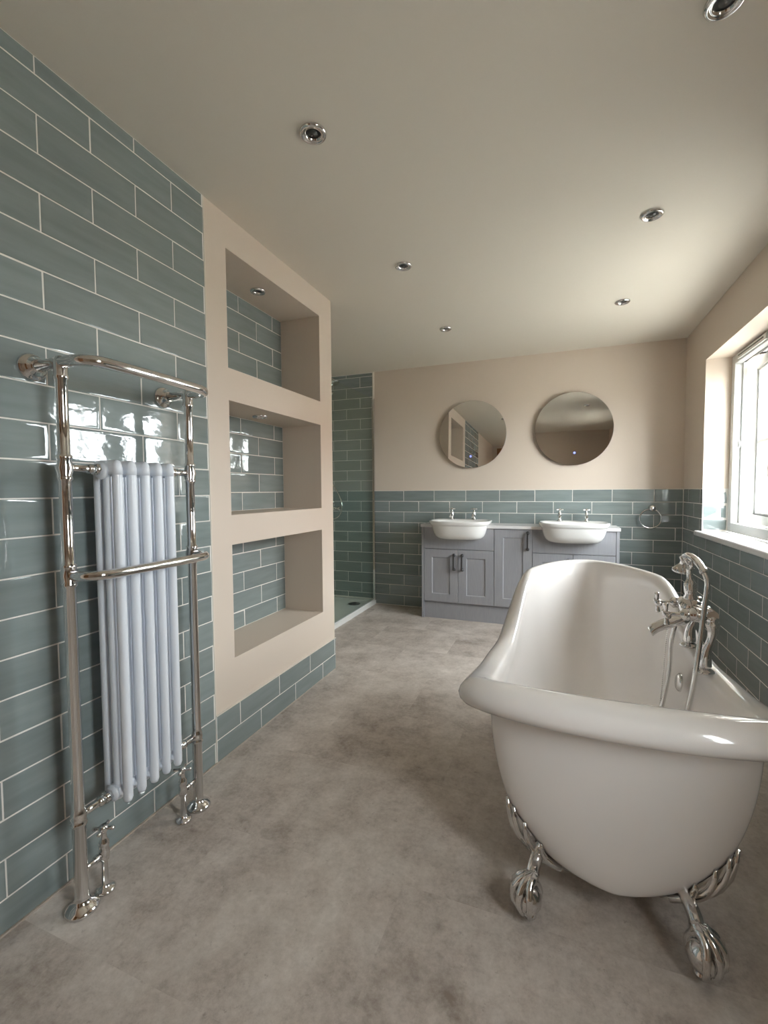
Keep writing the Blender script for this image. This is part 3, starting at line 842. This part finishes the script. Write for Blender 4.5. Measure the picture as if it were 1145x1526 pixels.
# valves
for y, yp in ((0.863, PY[0]), (1.152, PY[1])):
    v = bpy.data.objects.new('valve', None); COL.objects.link(v); v.parent = rad; v.location = (PXR + 0.002, y, 0); v.empty_display_size = 0.03
    m = MB(); m.lathe([(0.026, 0), (0.027, 0.003), (0.022, 0.007), (0.014, 0.011), (0.0095, 0.020), (0.0085, 0.085), (0.013, 0.09), (0.0145, 0.100), (0.0145, 0.116), (0.012, 0.122), (0.014, 0.130), (0.014, 0.142), (0.009, 0.150), (0.0075, 0.165), (0.009, 0.172)], seg=18)
    s = 1 if yp > y else -1
    m.tube([(0, 0, 0.106), (0, (yp - y), 0.106)], 0.0072, 12)
    m.lathe([(0.011, 0), (0.011, 0.012)], (0, s * 0.016, 0.106), (0, s, 0), 6)
    m.build('valve_body', 'chrome', v)
    m = MB(); m.lathe([(0.008, 0.168), (0.012, 0.174), (0.012, 0.186), (0.008, 0.190), (0.001, 0.191)], seg=16)
    for a in range(4):
        d = Vector((math.cos(a * PI / 2 + 0.5), math.sin(a * PI / 2 + 0.5), 0)); c = Vector((0, 0, 0.180))
        m.tube([c, c + d * 0.014, c + d * 0.022, c + d * 0.027, c + d * 0.030], [0.0058, 0.0045, 0.0058, 0.0062, 0.003], 10)
    m.build('cross_handle', 'chrome', v)

# ------------------------------------------------------------------ vanity run
VY = 3.842                        # face of doors
def bar_handle(parent, x, z0, z1, y):
    m = MB()
    m.box(x - 0.0065, x + 0.0065, y - 0.034, y - 0.023, z0, z1)
    for z in (z0 + 0.006, z1 - 0.006):
        m.box(x - 0.008, x + 0.008, y - 0.024, y + 0.0005, z - 0.008, z + 0.008)
        m.lathe([(0.015, 0), (0.013, 0.005), (0.008, 0.008)], (x, y, z), (0, -1, 0), 14)
    return m.build('handle', 'pewter', parent, bevel=0.002)
def shaker_door(parent, x0, x1, z0, z1, hx, hz0, hz1):
    m = MB(); fwd = 0.070; d = 0.007; y = VY; yb_ = VY + 0.020
    a, b, c, e = x0 + fwd, x1 - fwd, z0 + fwd, z1 - fwd
    bv = 0.006
    vs = [(x0, y, z0), (x1, y, z0), (x1, y, z1), (x0, y, z1), (a, y, c), (b, y, c), (b, y, e), (a, y, e),
          (a + bv, y + d, c + bv), (b - bv, y + d, c + bv), (b - bv, y + d, e - bv), (a + bv, y + d, e - bv),
          (x0, yb_, z0), (x1, yb_, z0), (x1, yb_, z1), (x0, yb_, z1)]
    fs = [(0, 1, 5, 4), (1, 2, 6, 5), (2, 3, 7, 6), (3, 0, 4, 7), (4, 5, 9, 8), (5, 6, 10, 9), (6, 7, 11, 10), (7, 4, 8, 11), (8, 9, 10, 11),
          (0, 12, 13, 1), (1, 13, 14, 2), (2, 14, 15, 3), (3, 15, 12, 0), (12, 15, 14, 13)]
    m.add(vs, fs)
    dr = m.build('door', 'cabinet', parent, bevel=0.0015, bseg=2)
    bar_handle(dr, hx, hz0, hz1, VY)
    return dr
def unit(x0, x1, label, kind):
    u = thing('basin_cabinet' if kind == 'basin' else 'tall_door_cabinet', label, 'cabinet')
    if kind == 'basin':     # carcass stops short of the bowl
        m = MB(); m.box(x0, x1, VY + 0.021, YB - 0.010, 0.149, 0.690); m.box(x0, x0 + 0.018, VY + 0.021, YB - 0.010, 0.690, 0.810); m.box(x1 - 0.018, x1, VY + 0.021, YB - 0.010, 0.690, 0.810)
    else:
        m = MB(); m.box(x0, x1, VY + 0.021, YB - 0.010, 0.149, 0.810)
    m.build('carcass', 'cabinet', u)
    g = 0.0022
    if kind == 'basin':
        cx = (x0 + x1) / 2
        # fascia with a cut-out for the bowl
        pts = [(x0 + g, 0.623), (x1 - g, 0.623), (x1 - g, 0.809)]
        n = 14
        cut = []
        for k in range(n + 1):
            a = PI * k / n
            cut.append((cx + 0.222 * math.copysign(abs(math.cos(a)) ** 0.55, math.cos(a)), 0.809 - 0.096 * math.sin(a) ** 0.7 if 0 < k < n else 0.809))
        pts += cut + [(x0 + g, 0.809)]
        m = MB(); N = len(pts)
        vs = [(p[0], VY, p[1]) for p in pts] + [(p[0], VY + 0.019, p[1]) for p in pts]
        fs = [tuple(range(N)), tuple(range(2 * N - 1, N - 1, -1))] + [(i, (i + 1) % N, (i + 1) % N + N, i + N)[::-1] for i in range(N)]
        m.add(vs, fs); m.build('fascia', 'cabinet', u)
        shaker_door(u, x0 + g, cx - g * 0.8, 0.152, 0.618, cx - 0.036, 0.440, 0.576)
        shaker_door(u, cx + g * 0.8, x1 - g, 0.152, 0.618, cx + 0.036, 0.440, 0.576)
    else:
        shaker_door(u, x0 + g, x1 - g, 0.152, 0.808, x1 - 0.038, 0.640, 0.785)
    return u
VX = (-1.108, -0.496, -0.190, 0.422)
unit(VX[0], VX[1], 'grey two-door cabinet under the left basin', 'basin')
unit(VX[1], VX[2], 'grey narrow single-door cabinet between the two basin cabinets', 'tall')
unit(VX[2], VX[3], 'grey two-door cabinet under the right basin, half hidden by the bath', 'basin')
o = MB().box(-1.129, VX[0] - 0.0005, VY - 0.002, YB - 0.004, 0, 0.811).build('end_panel', 'cabinet', bevel=0.001); tag(o, 'grey end panel at the left end of the cabinet run', 'panel', 'cabinet end panels')
o = MB().box(VX[3] + 0.0005, 0.4445, VY - 0.002, YB - 0.004, 0, 0.811).build('end_panel', 'cabinet', bevel=0.001); tag(o, 'grey end panel at the right end of the cabinet run', 'panel', 'cabinet end panels')
o = MB().box(VX[0] + 0.0005, VX[3] - 0.0005, VY + 0.018, VY + 0.036, 0, 0.147).build('plinth', 'cabinet', bevel=0.001); tag(o, 'grey plinth board along the foot of the cabinets', 'plinth')

BASX = (-0.792, 0.118)
BASW, BASY0, BASY1 = 0.262, 3.685, 4.085
# worktop with openings behind the bowls (made from strips so the bowls drop in)
m = MB(); zt0, zt1 = 0.812, 0.836; wy0, wy1 = VY - 0.014, YB - 0.0045
xs = [-1.134, BASX[0] - 0.225, BASX[0] + 0.225, BASX[1] - 0.225, BASX[1] + 0.225, 0.450]
m.box(xs[0], xs[1], wy0, wy1, zt0, zt1); m.box(xs[2], xs[3], wy0, wy1, zt0, zt1); m.box(xs[4], xs[5], wy0, wy1, zt0, zt1)
m.box(xs[1], xs[2], BASY1 - 0.02, wy1, zt0, zt1); m.box(xs[3], xs[4], BASY1 - 0.02, wy1, zt0, zt1)
o = m.build('worktop', 'worktop'); tag(o, 'white worktop over the grey cabinets', 'worktop')

def superring(cx, cy, wx, wy, z, n=56, ef=2.4, eb=4.5):
    pts = []
    for j in range(n):
        th = 2 * PI * j / n; c, s = math.cos(th), math.sin(th)
        e = ef if s < 0 else eb
        pts.append((cx + wx * math.copysign(abs(c) ** (2 / (0.5 * (e + 3.2))), c), cy + wy * math.copysign(abs(s) ** (2 / e), s), z))
    return pts
def basin(cx, label):
    b = thing('washbasin', label, 'basin', group='semi-recessed basins')
    cy = (BASY0 + BASY1) / 2; hy = (BASY1 - BASY0) / 2
    R_ = []
    for (wx, wy, dy, z) in ((0.003, 0.003, 0.0, 0.712), (0.12, 0.10, 0.012, 0.712), (0.165, 0.136, 0.012, 0.715), (0.194, 0.158, 0.010, 0.724), (0.212, 0.172, 0.007, 0.742), (0.224, 0.181, 0.004, 0.768), (0.233, 0.188, 0.002, 0.800),
                             (0.241, 0.193, 0, 0.832), (0.2425, 0.1935, 0, 0.8355), (0.248, 0.197, 0, 0.8365), (0.256, hy, 0, 0.850), (BASW, hy + 0.003, 0, 0.862), (BASW + 0.001, hy + 0.004, 0, 0.868), (BASW - 0.004, hy, 0, 0.873), (BASW - 0.014, hy - 0.010, 0, 0.8735),
                             (BASW - 0.022, hy - 0.016, -0.0, 0.869)):
        R_.append(superring(cx, cy + dy, wx, wy, z, ef=3.0, eb=4.5))
    # bowl
    for (wx, wy, dy, z) in ((0.232, 0.150, -0.030, 0.866), (0.218, 0.140, -0.030, 0.850), (0.200, 0.125, -0.028, 0.810), (0.165, 0.100, -0.020, 0.765), (0.10, 0.06, -0.01, 0.745), (0.022, 0.022, 0.0, 0.742)):
        R_.append(superring(cx, cy + dy, wx, wy, z, ef=2.3, eb=3.0))
    m = MB(); m.rings(R_); m.build('bowl', 'basin', b)
    m = MB(); m.lathe([(0.026, 0), (0.026, 0.003), (0.012, 0.004), (0.001, 0.003)], (cx, cy, 0.7425), seg=20); m.build('waste', 'chrome', b)
    return b
basin(BASX[0], 'white semi-recessed basin under the left round mirror')
basin(BASX[1], 'white semi-recessed basin under the right round mirror, behind the bath')
def pillar_tap(x, label):
    t = thing('pillar_tap', label, 'tap', (x, 4.045, 0.8705), group='basin pillar taps')
    m = MB(); m.lathe([(0.021, 0), (0.022, 0.004), (0.016, 0.009), (0.0125, 0.016), (0.012, 0.030), (0.0165, 0.036), (0.017, 0.048), (0.013, 0.054), (0.0145, 0.062), (0.0125, 0.070), (0.008, 0.075), (0.007, 0.086), (0.010, 0.090)], seg=18)
    m.build('tap_body', 'chrome', t)
    m = MB(); m.tube(spline([(0, -0.008, 0.042), (0, -0.035, 0.050), (0, -0.066, 0.044), (0, -0.082, 0.026)], 5), [0.0105] * 8 + [0.0092] * 8, 12); m.build('spout', 'chrome', t)
    m = MB(); c = Vector((0, 0, 0.095)); m.lathe([(0.009, 0.088), (0.011, 0.092), (0.011, 0.100), (0.006, 0.105), (0.001, 0.106)], seg=14)
    for a in range(4):
        d = Vector((math.cos(a * PI / 2 + 0.35), math.sin(a * PI / 2 + 0.35), 0)); m.tube([c, c + d * 0.014, c + d * 0.022, c + d * 0.026, c + d * 0.029], [0.0055, 0.0042, 0.0058, 0.006, 0.003], 8)
    m.build('cross_handle', 'chrome', t)
    return t
pillar_tap(-0.898, 'left chrome pillar tap of the left basin')
pillar_tap(-0.700, 'right chrome pillar tap of the left basin')
pillar_tap(0.016, 'left chrome pillar tap of the right basin')
pillar_tap(0.221, 'right chrome pillar tap of the right basin')

# ------------------------------------------------------------------ mirrors
def mirror(x, z, r, tilt, label):
    t = thing('round_mirror', label, 'mirror', (x, 4.122, z), group='round mirrors')
    m = MB(); m.lathe([(r - 0.05, 0.0265), (r - 0.05, 0.010), (r - 0.002, 0.010), (r, 0.007), (r, 0.001), (r - 0.0015, 0.0002)], (0, 0, 0), (0, 1, 0), 96); m.build('backing', 'mirror_edge', t)
    m = MB(); n = 96
    vs = [(r * 0.996 * math.cos(2 * PI * j / n), 0, r * 0.996 * math.sin(2 * PI * j / n)) for j in range(n)]
    m.add(vs, [tuple(range(n))]); m.build('mirror_glass', 'mirror', t)
    m = MB(); m.lathe([(0.0001, 0.0), (0.010, 0.0), (0.010, 0.0008), (0.0001, 0.0009)], (0.012 if x > -0.2 else -0.01, -0.0002, -r + 0.105), (0, -1, 0), 16); m.build('touch_light', 'led', t)
    t.rotation_euler = (tilt, 0, 0)
mirror(-0.735, 1.640, 0.304, -0.020, 'round frameless mirror over the left basin')
mirror(0.113, 1.643, 0.306, 0.0, 'round frameless mirror over the right basin')

# ------------------------------------------------------------------ towel ring
tr = thing('towel_ring', 'chrome towel ring on the tiles in the back right corner', 'towel ring')
m = MB(); m.lathe([(0.026, 0), (0.027, 0.004), (0.022, 0.012), (0.018, 0.018), (0.018, 0.026), (0.024, 0.034), (0.026, 0.046), (0.022, 0.056), (0.012, 0.062), (0.001, 0.064)], (0.704, YB, 0.980), (0, -1, 0), 24); m.build('wall_mount', 'chrome', tr)
m = MB(); m.tube([(0.692 + 0.076 * math.cos(a * 2 * PI / 48), YB - 0.036 - 0.004 * math.sin(a * 2 * PI / 48), 0.897 + 0.076 * math.sin(a * 2 * PI / 48)) for a in range(49)], 0.0058, 10, cap=False); m.build('ring', 'chrome', tr)

# ------------------------------------------------------------------ shower
tray = thing('shower_tray', 'low white shower tray behind the glass screen', 'shower tray')
m = MB()
x0, x1, y0, y1 = XSH, XG + 0.010, YN + 0.002, YB - 0.002
R_ = [[(x0, y0, 0), (x1, y0, 0), (x1, y1, 0), (x0, y1, 0)], [(x0, y0, 0.036), (x1, y0, 0.036), (x1, y1, 0.036), (x0, y1, 0.036)], [(x0 + .004, y0 + .004, 0.040), (x1 - .004, y0 + .004, 0.040), (x1 - .004, y1 - .004, 0.040), (x0 + .004, y1 - .004, 0.040)],
      [(x0 + .05, y0 + .05, 0.040), (x1 - .05, y0 + .05, 0.040), (x1 - .05, y1 - .05, 0.040), (x0 + .05, y1 - .05, 0.040)], [(x0 + .065, y0 + .065, 0.028), (x1 - .065, y0 + .065, 0.028), (x1 - .065, y1 - .065, 0.028), (x0 + .065, y1 - .065, 0.028)]]
m.rings(R_, True, True, False); m.build('tray_body', 'tray', tray)
m = MB(); m.lathe([(0.058, 0), (0.058, 0.004), (0.050, 0.008), (0.010, 0.009), (0.001, 0.009)], (-1.85, 3.96, 0.028), seg=28); m.build('drain_cover', 'pewter', tray)
scr = thing('shower_screen', 'clear green-tinted glass shower screen with slim metal wall channel', 'shower screen')
MB().box(XG - 0.004, XG + 0.004, 2.95, YB - 0.018, 0.041, 2.035).build('glass_panel', 'screen', scr)
MB().box(XG - 0.011, XG + 0.011, YB - 0.026, YB - 0.003, 0.041, 2.04).build('wall_channel', 'chrome', scr, bevel=0.002)
MB().box(XG - 0.007, XG + 0.007, 2.95, YB - 0.027, 0.0402, 0.050).build('bottom_seal', 'upvc', scr)
shw = thing('shower_kit', 'chrome riser shower with handset and hose on the shower tiles', 'shower')
m = MB(); m.tube([(-2.17, YB - 0.055, 0.98), (-2.17, YB - 0.055, 2.20)], 0.011, 14); m.build('riser_rail', 'chrome', shw)
for z in (1.02, 2.13):
    m = MB(); m.lathe([(0.022, 0), (0.022, 0.01), (0.012, 0.014), (0.012, 0.055)], (-2.17, YB, z), (0, -1, 0), 18); m.build('rail_bracket', 'chrome', shw)
m = MB(); m.tube(spline([(-2.17, YB - 0.06, 2.19), (-2.14, YB - 0.10, 2.225), (-2.09, YB - 0.15, 2.235), (-2.06, YB - 0.17, 2.215)], 6), 0.010, 12); m.lathe([(0.012, 0), (0.020, 0.012), (0.052, 0.030), (0.052, 0.038), (0.001, 0.039)], (-2.06, YB - 0.17, 2.222), (0.2, -0.25, -1), 24); m.build('shower_head', 'chrome', shw)
m = MB(); m.lathe([(0.030, 0), (0.030, 0.05)], (-2.17, YB, 0.955), (0, -1, 0), 22); m.tube([(-2.26, YB - 0.05, 0.955), (-2.08, YB - 0.05, 0.955)], 0.020, 16); m.lathe([(0.026, 0), (0.026, 0.035)], (-2.085, YB - 0.05, 0.955), (1, 0, 0), 18); m.build('shower_valve', 'chrome', shw)
m = MB(); m.tube(spline([(-2.17, YB - 0.07, 1.25), (-2.08, YB - 0.07, 1.12), (-2.035, YB - 0.07, 1.00), (-2.06, YB - 0.07, 0.89), (-2.15, YB - 0.07, 0.85), (-2.22, YB - 0.06, 0.92)], 8), 0.006, 10); m.build('shower_hose', 'chrome', shw)

# ------------------------------------------------------------------ downlights
def downlight(x, y, z, label, s=1.0):
    t = thing('downlight', label, 'downlight', (x, y, z), group='unlit chrome downlights')
    m = MB(); m.lathe([(0.044 * s, 0.0), (0.0445 * s, -0.003), (0.042 * s, -0.008), (0.037 * s, -0.0105), (0.033 * s, -0.009), (0.031 * s, -0.006), (0.028 * s, -0.0085), (0.025 * s, -0.006), (0.023 * s, -0.001)], seg=40, cap=False); m.build('bezel', 'chrome', t)
    m = MB(); m.lathe([(0.024 * s, -0.0005), (0.0001, -0.0006)], seg=28, cap=False); m.build('lamp_well', 'black', t)
    m = MB(); m.lathe([(0.014 * s, -0.0008), (0.014 * s, -0.003), (0.0001, -0.0045)], seg=20, cap=False); m.build('lamp_face', 'lampglass', t)
downlight(-0.757, 1.340, HC, 'unlit chrome ceiling downlight nearest the radiator')
downlight(-0.762, 2.272, HC, 'unlit chrome ceiling downlight in front of the niche panel end')
downlight(-0.770, 3.250, HC, 'unlit chrome ceiling downlight before the left mirror')
downlight(0.361, 1.355, HC, 'unlit chrome ceiling downlight cut by the top edge of the photo')
downlight(0.361, 2.252, HC, 'unlit chrome ceiling downlight above the bath by the window')
downlight(0.361, 3.205, HC, 'unlit chrome ceiling downlight before the right mirror')
downlight(-1.447, 1.968, NICHES[0][1], 'unlit downlight in the roof of the top niche', 0.9)
downlight(-1.450, 1.970, NICHES[1][1], 'unlit downlight in the roof of the middle niche', 0.9)
